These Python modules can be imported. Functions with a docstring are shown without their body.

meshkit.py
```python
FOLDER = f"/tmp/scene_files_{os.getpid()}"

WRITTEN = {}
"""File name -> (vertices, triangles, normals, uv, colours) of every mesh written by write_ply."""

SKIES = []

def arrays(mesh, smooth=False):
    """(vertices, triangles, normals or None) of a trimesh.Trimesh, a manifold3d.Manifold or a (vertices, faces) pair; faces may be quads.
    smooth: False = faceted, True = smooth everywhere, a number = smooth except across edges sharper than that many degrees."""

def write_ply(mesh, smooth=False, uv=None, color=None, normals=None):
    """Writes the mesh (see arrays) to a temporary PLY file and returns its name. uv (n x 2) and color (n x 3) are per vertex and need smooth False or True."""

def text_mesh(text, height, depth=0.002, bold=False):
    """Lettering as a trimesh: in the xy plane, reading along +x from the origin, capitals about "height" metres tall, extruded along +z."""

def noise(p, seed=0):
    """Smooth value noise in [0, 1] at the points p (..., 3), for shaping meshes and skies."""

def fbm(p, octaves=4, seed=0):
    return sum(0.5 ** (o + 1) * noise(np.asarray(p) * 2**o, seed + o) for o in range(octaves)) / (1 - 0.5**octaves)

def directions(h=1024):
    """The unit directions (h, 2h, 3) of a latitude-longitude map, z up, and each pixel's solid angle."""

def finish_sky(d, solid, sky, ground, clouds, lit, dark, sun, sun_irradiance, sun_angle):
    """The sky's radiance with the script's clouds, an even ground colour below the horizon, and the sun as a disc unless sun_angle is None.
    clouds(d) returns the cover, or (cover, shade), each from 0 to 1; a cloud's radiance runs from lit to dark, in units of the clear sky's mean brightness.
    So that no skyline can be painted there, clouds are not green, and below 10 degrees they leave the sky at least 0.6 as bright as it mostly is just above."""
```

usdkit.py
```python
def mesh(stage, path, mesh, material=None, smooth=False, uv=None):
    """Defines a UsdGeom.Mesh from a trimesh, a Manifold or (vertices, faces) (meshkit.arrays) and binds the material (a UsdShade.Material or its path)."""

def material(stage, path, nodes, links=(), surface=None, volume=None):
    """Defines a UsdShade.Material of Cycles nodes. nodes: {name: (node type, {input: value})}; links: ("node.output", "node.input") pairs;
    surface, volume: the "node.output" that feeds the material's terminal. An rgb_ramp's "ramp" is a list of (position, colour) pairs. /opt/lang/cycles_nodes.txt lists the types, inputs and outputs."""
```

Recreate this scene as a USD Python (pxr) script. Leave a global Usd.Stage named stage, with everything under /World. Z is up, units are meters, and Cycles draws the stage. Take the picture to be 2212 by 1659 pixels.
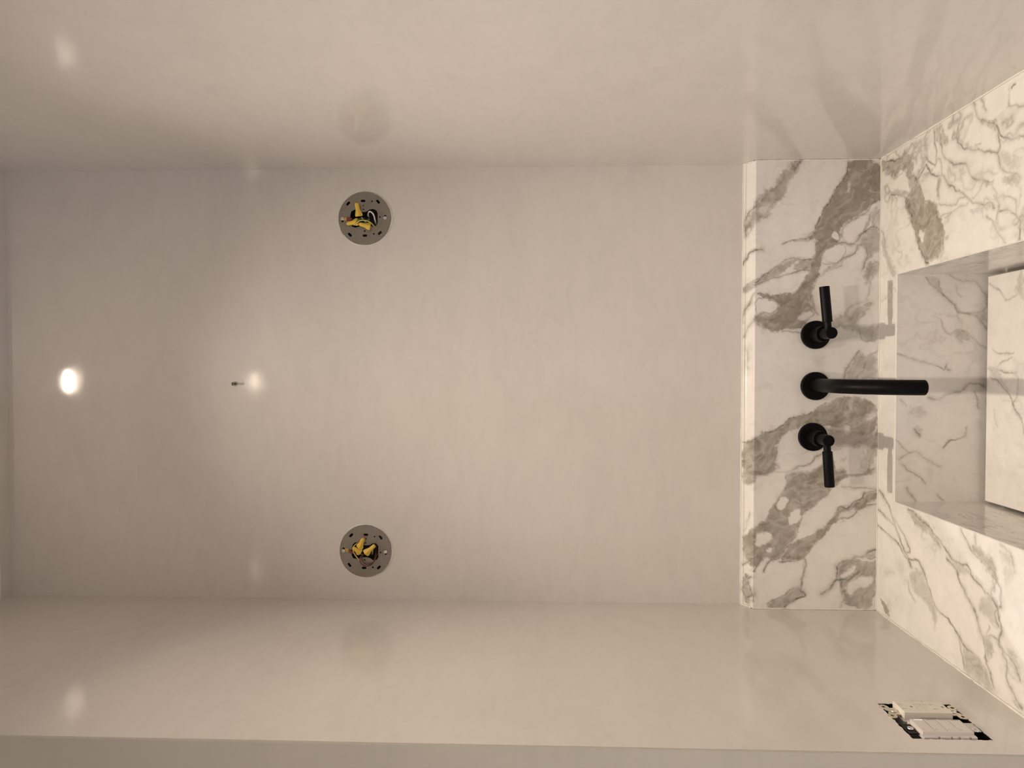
import math, json, re
import numpy as np
import trimesh
import manifold3d as mf
from shapely.geometry import Polygon, Point, LineString, box as sbox
from shapely import affinity, union_all, contains_xy
from pxr import Gf, Sdf, Usd, UsdGeom, UsdLux, UsdShade, Vt
import usdkit, meshkit

stage = Usd.Stage.CreateInMemory()
UsdGeom.Xform.Define(stage, '/World')
T = Sdf.ValueTypeNames

# ---------------------------------------------------------------- camera: the phone was held on its side, so the picture's right is down
def rot(p, yw, r):
    cp, sp, cy, sy, cr, sr = math.cos(p), math.sin(p), math.cos(yw), math.sin(yw), math.cos(r), math.sin(r)
    return (np.array([[cy, -sy, 0], [sy, cy, 0], [0, 0, 1]]) @ np.array([[1, 0, 0], [0, cp, -sp], [0, sp, cp]])
            @ np.array([[cr, 0, sr], [0, 1, 0], [-sr, 0, cr]]))
R = rot(.0352421, .0217639, -.0007610)
EYE = (.0338, -1.3883, .6685)
cam = UsdGeom.Camera.Define(stage, '/World/camera')
cam.AddTransformOp().Set(Gf.Matrix4d(*(R @ [0, 0, -1]), 0, *(R @ [1, 0, 0]), 0, *(R @ [0, -1, 0]), 0, *EYE, 1))
cam.CreateHorizontalApertureAttr(36.0)
cam.CreateVerticalApertureAttr(27.0)
cam.CreateFocalLengthAttr(36.0 * 1480 / 2212)
cam.CreateHorizontalApertureOffsetAttr(-36.0 * 14.3 / 2212)
cam.CreateClippingRangeAttr(Gf.Vec2f(.02, 100))
cam.CreateExposureAttr(0.10)

# ---------------------------------------------------------------- light: warm recessed ceiling spots over the basin, whiter ones added as fill further back, and unseen cool light from the left
CEIL, SOFFIT, FLOOR = 1.972, 1.8064, -.87
def spot(name, loc, power, half, soft, radius, color):
    l = UsdLux.SphereLight.Define(stage, '/World/' + name)
    l.AddTranslateOp().Set(Gf.Vec3d(*loc))
    l.CreateRadiusAttr(radius); l.CreateIntensityAttr(power); l.CreateNormalizeAttr(True); l.CreateColorAttr(Gf.Vec3f(*color))
    s = UsdLux.ShapingAPI.Apply(l.GetPrim())
    s.CreateShapingConeAngleAttr(half); s.CreateShapingConeSoftnessAttr(soft)
WARM, COOL = (1.0, .845, .69), (.95, .94, .98)
spot('unseen_lamp_beam', (0, -.40, 1.945), 12.0, 30, 1.0, .026, WARM)
spot('downlight_beam_wide', (0, -.40, 1.944), 9.0, 42, 1.0, .026, WARM)
spot('unseen_lamp_beam_001', (-.024, -1.60, 1.945), 21, 63, 1.0, .05, WARM)
for k_, p_ in enumerate(((-.55, -2.40), (-1.10, -2.35), (-1.10, -1.35))):
    spot(f'unseen_lamp_beam_{k_ + 2:03d}', (*p_, 1.945), 22, 46, 1.0, .03, COOL)  # added fill lamps, bounced off the room into the alcove

win = UsdLux.RectLight.Define(stage, '/World/unseen_cool_light')  # out of view, placed to cool the right half of the back wall
win.AddTransformOp().Set(Gf.Matrix4d(0, 1, 0, 0, 0, 0, -1, 0, -1, 0, 0, 0, -1.50, -1.78, .55, 1))
win.CreateWidthAttr(.42); win.CreateHeightAttr(1.06); win.CreateIntensityAttr(3.4); win.CreateColorAttr(Gf.Vec3f(.66, .82, 1.0))

# ---------------------------------------------------------------- helpers
taken = set()
def numbered(parent, name):
    path, k = f'{parent}/{name}', 0
    while path in taken:
        k += 1; path = f'{parent}/{name}_{k:03d}'
    taken.add(path)
    return path
def where(parent):
    return '/World' if parent is None else str(parent.GetPath())
def data(p, label=None, cat=None, group=None, kind=None):
    for k, v in (('label', label), ('category', cat), ('group', group), ('kind', kind)):
        if v: p.SetCustomDataByKey(k, v)
    return p
def obj(name, mesh, m, parent=None, smooth=False, attr=None, **kw):
    g = usdkit.mesh(stage, numbered(where(parent), name), mesh, '/World/Looks/' + m, smooth)
    if attr is not None:
        UsdGeom.PrimvarsAPI(g).CreatePrimvar('marble', T.Color3fArray, 'vertex').Set(Vt.Vec3fArray.FromNumpy(np.asarray(attr, np.float32)))
    return data(g.GetPrim(), **kw)
def struct(name, mesh, m, parent=None, smooth=False, **kw):
    return obj(name, mesh, m, parent, smooth, **({'kind': 'structure', **kw} if parent is None else kw))
def thing(name, label, cat, M=None, group=None):
    x = UsdGeom.Xform.Define(stage, numbered('/World', name))
    if M is not None:
        x.AddTransformOp().Set(Gf.Matrix4d(*np.asarray(M, float).T.ravel()))
    return data(x.GetPrim(), label, cat, group)
def bx(x0, x1, y0, y1, z0, z1):
    m = trimesh.creation.box([x1 - x0, y1 - y0, z1 - z0]); m.apply_translation([(x0 + x1) / 2, (y0 + y1) / 2, (z0 + z1) / 2]); return m
def tri(man):
    m = man.to_mesh(); return trimesh.Trimesh(m.vert_properties[:, :3], m.tri_verts, process=False)
def man(t):
    t = t.copy(); t.merge_vertices()
    return mf.Manifold(mf.Mesh(np.asarray(t.vertices, np.float32), np.asarray(t.faces, np.uint32)))
def cut(a, *bs):
    a = man(a)
    for b in bs: a = a - man(b)
    return tri(a)
def join(*ms): return trimesh.util.concatenate(list(ms))
def ext(poly, h0, h1):
    """A flat outline in a wall frame (a down, b left, h out of the wall), from height h0 to h1."""
    ms = []
    for g in getattr(poly, 'geoms', [poly]):
        m = trimesh.creation.extrude_polygon(g, h1 - h0, engine='earcut'); m.apply_translation([0, 0, -h1]); ms.append(m)
    return join(*ms)
def rrect(a0, a1, b0, b1, r):
    return sbox(a0 + r, b0 + r, a1 - r, b1 - r).buffer(r, quad_segs=6)
def rbox(a0, a1, b0, b1, h0, h1, r):
    """Rounded box in a wall frame: edges of the outer face rounded by r."""
    pts = []
    for a in (a0 + r, a1 - r):
        for b in (b0 + r, b1 - r):
            pts.append(mf.Manifold.sphere(r, 16).translate([a, b, -(h1 - r)]))
            pts.append(mf.Manifold.cylinder(1e-4, r, r, 16).translate([a, b, -h0 - 1e-4]))
    return tri(mf.Manifold.batch_hull(pts))
def lathe(profile, seg=48):
    """profile: (radius, height) pairs, axis along -z of a wall frame (out of the wall)."""
    p = np.array([(r, -h) for r, h in profile]); p = p[::-1]
    return trimesh.creation.revolve(p, sections=seg)
def tube(pts, r, n=12, cap=True, dense=6):
    """A round tube along a smooth curve through pts. r: a radius, or one per point."""
    pts = np.asarray(pts, float); k = len(pts); rr = np.full(k, r) if np.ndim(r) == 0 else np.asarray(r, float)
    if k > 2 and dense > 1:
        from scipy.interpolate import CubicSpline
        t = np.r_[0, np.cumsum(np.linalg.norm(np.diff(pts, axis=0), axis=1))]
        s = np.linspace(0, t[-1], (k - 1) * dense + 1)
        pts, rr = CubicSpline(t, pts)(s), np.interp(s, t, rr)
    d = np.gradient(pts, axis=0); d /= np.linalg.norm(d, axis=1, keepdims=True)
    u = np.cross(d[0], [0, 0, 1.0] if abs(d[0][2]) < .9 else [1.0, 0, 0]); u /= np.linalg.norm(u)
    V, F, an = [], [], np.linspace(0, 2 * np.pi, n, endpoint=False)
    for i in range(len(pts)):
        u = u - d[i] * (u @ d[i]); u /= np.linalg.norm(u); w = np.cross(d[i], u)
        V.append(pts[i] + rr[i] * (np.cos(an)[:, None] * u + np.sin(an)[:, None] * w))
    V = np.vstack(V)
    for i in range(len(pts) - 1):
        for j in range(n):
            a, b = i * n + j, i * n + (j + 1) % n
            F += [[a, b, b + n], [a, b + n, a + n]]
    if cap:
        V = np.vstack([V, pts[0], pts[-1]]); c0, c1 = len(V) - 2, len(V) - 1; l = (len(pts) - 1) * n
        for j in range(n):
            F += [[c0, (j + 1) % n, j], [c1, l + j, l + (j + 1) % n]]
    return trimesh.Trimesh(V, F, process=False)
mm = lambda *v: [x / 1000 for x in v]

# ---------------------------------------------------------------- materials
LOOKS = '/World/Looks/'
UsdGeom.Scope.Define(stage, '/World/Looks')
def mat(name, color, rough=.5, metal=0, spec=.5, noise=0, scale=30, bump=0, bscale=None, **kw):
    n = {'p': ('principled_bsdf', {'base_color': color, 'roughness': rough, 'metallic': metal, 'specular_ior_level': spec, **kw})}
    l = []
    if noise or bump:
        n['tc'] = ('geometry', {})
    if noise:
        n['n'] = ('noise_texture', {'scale': scale, 'detail': 4, 'roughness': .6}); l.append(('tc.position', 'n.vector'))
        lo, hi = [c * (1 - noise) for c in color], [min(1, c * (1 + noise)) for c in color]
        n['r'] = ('rgb_ramp', {'ramp': [(.25, lo), (.75, hi)]}); l += [('n.fac', 'r.fac'), ('r.color', 'p.base_color')]
    if bump:
        n['bn'] = ('noise_texture', {'scale': bscale or scale, 'detail': 3}); l.append(('tc.position', 'bn.vector'))
        n['b'] = ('bump', {'strength': bump, 'distance': .001}); l += [('bn.fac', 'b.height'), ('b.normal', 'p.normal')]
    return usdkit.material(stage, LOOKS + name, n, l, 'p.BSDF')

def plaster(name, color, rough, mottled=True, bump=.06):
    n = {'g': ('geometry', {}), 'map': ('mapping', {'scale': (1, 1, 2.2)}),
         'n1': ('noise_texture', {'scale': 3.2, 'detail': 6, 'roughness': .62, 'distortion': .6}),
         'n2': ('noise_texture', {'scale': 17, 'detail': 5, 'roughness': .6, 'distortion': 1.1}),
         'mx': ('mix_float', {'fac': .45}),
         'r': ('rgb_ramp', {'ramp': [(.30, [c * .94 for c in color]), (.52, color), (.72, [min(1, c * 1.04) for c in color])]}),
         'rr': ('map_range', {'from_min': .3, 'from_max': .7, 'to_min': rough * .8, 'to_max': rough * 1.35}),
         'n3': ('noise_texture', {'scale': 9, 'detail': 3, 'roughness': .5}),
         'b': ('bump', {'strength': bump, 'distance': .004}),
         'p': ('principled_bsdf', {'ior': 1.5})}
    l = [('g.position', 'map.vector'), ('map.vector', 'n1.vector'), ('map.vector', 'n2.vector'), ('map.vector', 'n3.vector'),
         ('n1.fac', 'mx.a'), ('n2.fac', 'mx.b'), ('mx.result', 'r.fac'), ('r.color', 'p.base_color'),
         ('n2.fac', 'rr.value'), ('rr.result', 'p.roughness'), ('n3.fac', 'b.height'), ('b.normal', 'p.normal')]
    return usdkit.material(stage, LOOKS + name, n, l, 'p.BSDF')
PL = (.70, .660, .622)
plaster('plaster', PL, .085, bump=.02)
plaster('plaster_matte', PL, .5)
plaster('paint_wall', (.47, .43, .37), .55)
mat('paint_ceiling', (.72, .69, .64), .6)
mat('floor_stone', (.62, .59, .55), .4, noise=.1, scale=6)  # unseen floor, kept pale to bounce light into the alcove

def marble(name, rough, white, band, vein, sub=0):
    n = {'at': ('attribute', {'attribute': 'marble'}), 'sx': ('separate_color', {}), 'g': ('geometry', {}),
         'n': ('noise_texture', {'scale': 26, 'detail': 5, 'roughness': .62, 'distortion': .5}),
         'nf': ('noise_texture', {'scale': 420, 'detail': 2}),
         'mr': ('map_range', {'from_min': .25, 'from_max': .75, 'to_min': .93, 'to_max': 1.05}),
         'mf': ('map_range', {'from_min': .3, 'from_max': .7, 'to_min': .985, 'to_max': 1.015}),
         'm1': ('mix_color', {'a': white, 'b': band}), 'm2': ('mix_color', {'b': vein}),
         'm3': ('vector_math', {'math_type': 'scale'}), 'm4': ('vector_math', {'math_type': 'scale'}),
         'p': ('principled_bsdf', {'roughness': rough, 'ior': 1.5})}
    l = [('at.color', 'sx.color'), ('sx.r', 'm1.fac'), ('m1.result', 'm2.a'), ('sx.g', 'm2.fac'), ('g.position', 'n.vector'), ('g.position', 'nf.vector'),
         ('n.fac', 'mr.value'), ('nf.fac', 'mf.value'), ('m2.result', 'm3.vector1'), ('mr.result', 'm3.scale'), ('m3.vector', 'm4.vector1'), ('mf.result', 'm4.scale'), ('m4.vector', 'p.base_color')]
    return usdkit.material(stage, LOOKS + name, n, l, 'p.BSDF')
marble('marble', .14, (.80, .772, .738), (.325, .29, .24), (.10, .08, .055))
mat('matte_black', (.003, .003, .0035), .42, spec=.10)
mat('sealant', (.80, .77, .70), .35)
mat('steel_plate', (.30, .275, .24), .38, .75, noise=.08, scale=60)
mat('screw_zinc', (.78, .77, .74), .28, 1)
mat('brass', (.66, .46, .17), .3, 1)
mat('red_sleeve', (.24, .03, .03), .45)
mat('yellow_plastic', (.80, .54, .075), .38)
mat('white_wire', (.80, .74, .66), .4)
mat('brown_wire', (.10, .026, .014), .35)
mat('green_wire', (.04, .12, .03), .4)
mat('yellow_wire', (.70, .56, .14), .4)
mat('black_wire', (.012, .012, .013), .4)
mat('galvanised_shaded', (.10, .10, .093), .5, .6, noise=.12, scale=80)  # box steel, with the shade inside the box put into its colour
mat('black_plastic', (.008, .007, .006), .5, spec=.2)
mat('ivory_plastic', (.74, .70, .62), .35)
mat('white_plastic', (.69, .64, .60), .35)
mat('slot_dark', (.02, .018, .016), .6)
mat('grey_print', (.33, .30, .28), .5)
mat('zinc_strap', (.70, .64, .53), .38, .85)
mat('label_white', (.72, .70, .66), .5)
mat('plaster_edge', (.78, .75, .70), .7)
mat('chrome_dark', (.20, .19, .18), .3, 1)
usdkit.material(stage, LOOKS + 'led', {'p': ('principled_bsdf', {'base_color': (.8, .8, .9), 'emission_color': (.72, .74, 1.0), 'emission_strength': 1.1})}, [], 'p.BSDF')
for nm, em in (('lamp_lens', 75.0), ('lamp_lens_soft', 26.0), ('fill_lens_dim', 2.0)):  # the dim lens serves only the added fill lamps
    usdkit.material(stage, LOOKS + nm, {'p': ('principled_bsdf', {'base_color': (.8, .8, .8), 'emission_color': WARM, 'emission_strength': em})}, [], 'p.BSDF')

# ---------------------------------------------------------------- the room
XR, XL, YB, YF = .45, -.45, .03, -.519           # alcove: right and left wall, back wall, front of the left wall
XW, YR = -1.40, -2.90                             # room: its far left wall, the wall behind the photographer
Z_BS = .2608
PLATES = ((.3464, 1.0383), (-.3479, 1.0397))      # centres of the two ceiling-box plates on the back wall
SCREW = (.0029, 1.3148)
OUT = (-.4365, .1325)                             # centre (y, z) of the outlet opening in the left wall
def wallcyl(x, z, r, y0, y1, n=64):
    m = trimesh.creation.cylinder(r, y1 - y0, sections=n); m.apply_transform(trimesh.transformations.rotation_matrix(np.pi / 2, [1, 0, 0])); m.apply_translation([x, (y0 + y1) / 2, z]); return m
wb = struct('wall_back', cut(bx(-.60, .60, YB, YB + .14, FLOOR, CEIL), *[wallcyl(x, z, .0525, YB - .01, YB + .06) for x, z in PLATES], wallcyl(*SCREW, .0042, YB - .01, YB + .04, 24)), 'plaster')
struct('wall_right', bx(XR, XR + .15, YR, YB, FLOOR, CEIL), 'plaster')
# left wall: its front corner is slightly rounded, and a ragged two-gang opening is cut through the plaster
rng = np.random.default_rng(5)
fl = Polygon([(XL, YB), (XL, YF + .0022), (XL - .16, YF + .0022), (XL - .16, YB)])
wl = trimesh.creation.extrude_polygon(fl, CEIL - FLOOR, engine='earcut'); wl.apply_translation([0, 0, FLOOR])
def ragged(a0, a1, b0, b1, amp, n=26):
    p = []
    for (s, e) in (((a0, b0), (a1, b0)), ((a1, b0), (a1, b1)), ((a1, b1), (a0, b1)), ((a0, b1), (a0, b0))):
        for t in np.linspace(0, 1, n, endpoint=False):
            d = rng.normal(0, amp, 2); p.append((s[0] + (e[0] - s[0]) * t + d[0], s[1] + (e[1] - s[1]) * t + d[1]))
    return Polygon(p).buffer(.0004).buffer(-.0004)
opening = ragged(*mm(-51.5, 51.8, -47.8, 47.6), .0005)
ML = np.array([[0, 0, -1, XL], [0, -1, 0, OUT[0]], [-1, 0, 0, OUT[1]], [0, 0, 0, 1.]])      # wall frame of the outlet: a down, b towards the room, h into the alcove
oc = ext(opening, -.075, .01); oc.apply_transform(ML)
pocket = ext(rrect(*mm(-53.1, 53.1, -49.1, 49.1), .004), -.075, -.0008); pocket.apply_transform(ML)
struct('wall_left', cut(wl, oc, pocket), 'plaster')
fp = Polygon([(XL - .0004, YF + .0022), (XL - .0012, YF + .0006), (XL - .0025, YF), (XW - .12, YF), (XW - .12, YF + .0022)])
fw = trimesh.creation.extrude_polygon(fp, CEIL - FLOOR, engine='earcut'); fw.apply_translation([0, 0, FLOOR])
struct('wall_front', fw, 'paint_wall')
struct('wall_rear', bx(XW, XR, YR - .12, YR, FLOOR, CEIL), 'plaster_matte')
struct('wall_side', cut(bx(XW - .12, XW, YR, YF, FLOOR, CEIL), bx(XW - .2, XW + .1, -2.02, -1.54, 0, 1.1)), 'plaster_matte')
w1 = thing('unseen_window_1', None, None); data(w1, kind='structure')  # unseen opening, placed where the cool side light comes in
obj('unseen_window_frame', cut(bx(XW - .08, XW - .03, -2.02, -1.54, 0, 1.1), bx(XW - .1, XW, -1.98, -1.58, .04, 1.06)), 'white_plastic', w1)
struct('floor', bx(XW, XR, YR, YB, FLOOR - .1, FLOOR), 'floor_stone')
LAMPS = ((0, -.40), (-.024, -1.60), (-.55, -2.40), (-1.10, -2.35), (-1.10, -1.35))  # last three are added fill lamps, out of view
struct('ceiling', cut(bx(XW - .12, XR + .15, YR - .12, YB + .14, CEIL, CEIL + .1), *[trimesh.creation.cylinder(.045, .4, sections=48, transform=trimesh.transformations.translation_matrix([x, y, CEIL])) for x, y in LAMPS]), 'paint_ceiling')
for k, (x, y) in enumerate(LAMPS):              # the recessed ceiling lamps, two mirrored as glows in the polished plaster, the other three added as fill
    c = thing('ceiling_downlight', ('recessed ceiling downlight over the basin, mirrored as the brightest glow in the bare back wall', 'recessed ceiling downlight behind the photographer, mirrored as the faint glow beside the wall screw')[k], 'ceiling light', np.array([[1, 0, 0, x], [0, 1, 0, y], [0, 0, 1, CEIL], [0, 0, 0, 1.]]), 'recessed ceiling downlights') if k < 2 else None
    at = (lambda m: m) if k < 2 else (lambda m: m.apply_translation([x, y, CEIL]))
    c = c or stage.GetPrimAtPath('/World/ceiling')
    obj('trim_ring' if k < 2 else 'fill_lamp_ring', at(lathe([(.038, 0), (.050, 0), (.050, .003), (.040, .004), (.036, .002), (.036, -.03), (.038, -.03), (.038, 0)], 48)), 'white_plastic', c, 30)
    obj('lens' if k < 2 else 'fill_lamp_lens', at(lathe([(0, -.016), (.032, -.016), (.032, -.014), (0, -.014)], 40)), ('lamp_lens', 'lamp_lens_soft', 'fill_lens_dim', 'fill_lens_dim', 'fill_lens_dim')[k], c)
    obj('housing' if k < 2 else 'fill_lamp_housing', at(cut(lathe([(0, -.09), (.044, -.09), (.044, -.004), (0, -.004)], 40), lathe([(0, -.085), (.0365, -.085), (.0365, .01), (0, .01)], 40))), 'white_plastic', c, 30)
# lowered strip of ceiling along the back wall, with a small rounded bead where it meets the wall
sp = Polygon([(YB, SOFFIT), (YB - .027, SOFFIT), (YB - .030, SOFFIT + .003), (YB - .030, CEIL), (YB, CEIL)])
sm = trimesh.creation.extrude_polygon(sp, XR - XL, engine='earcut')
sm.apply_transform(np.array([[0, 0, 1, XL], [1, 0, 0, 0], [0, 1, 0, 0], [0, 0, 0, 1.]]))
struct('trim_1', sm, 'plaster_matte')

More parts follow.
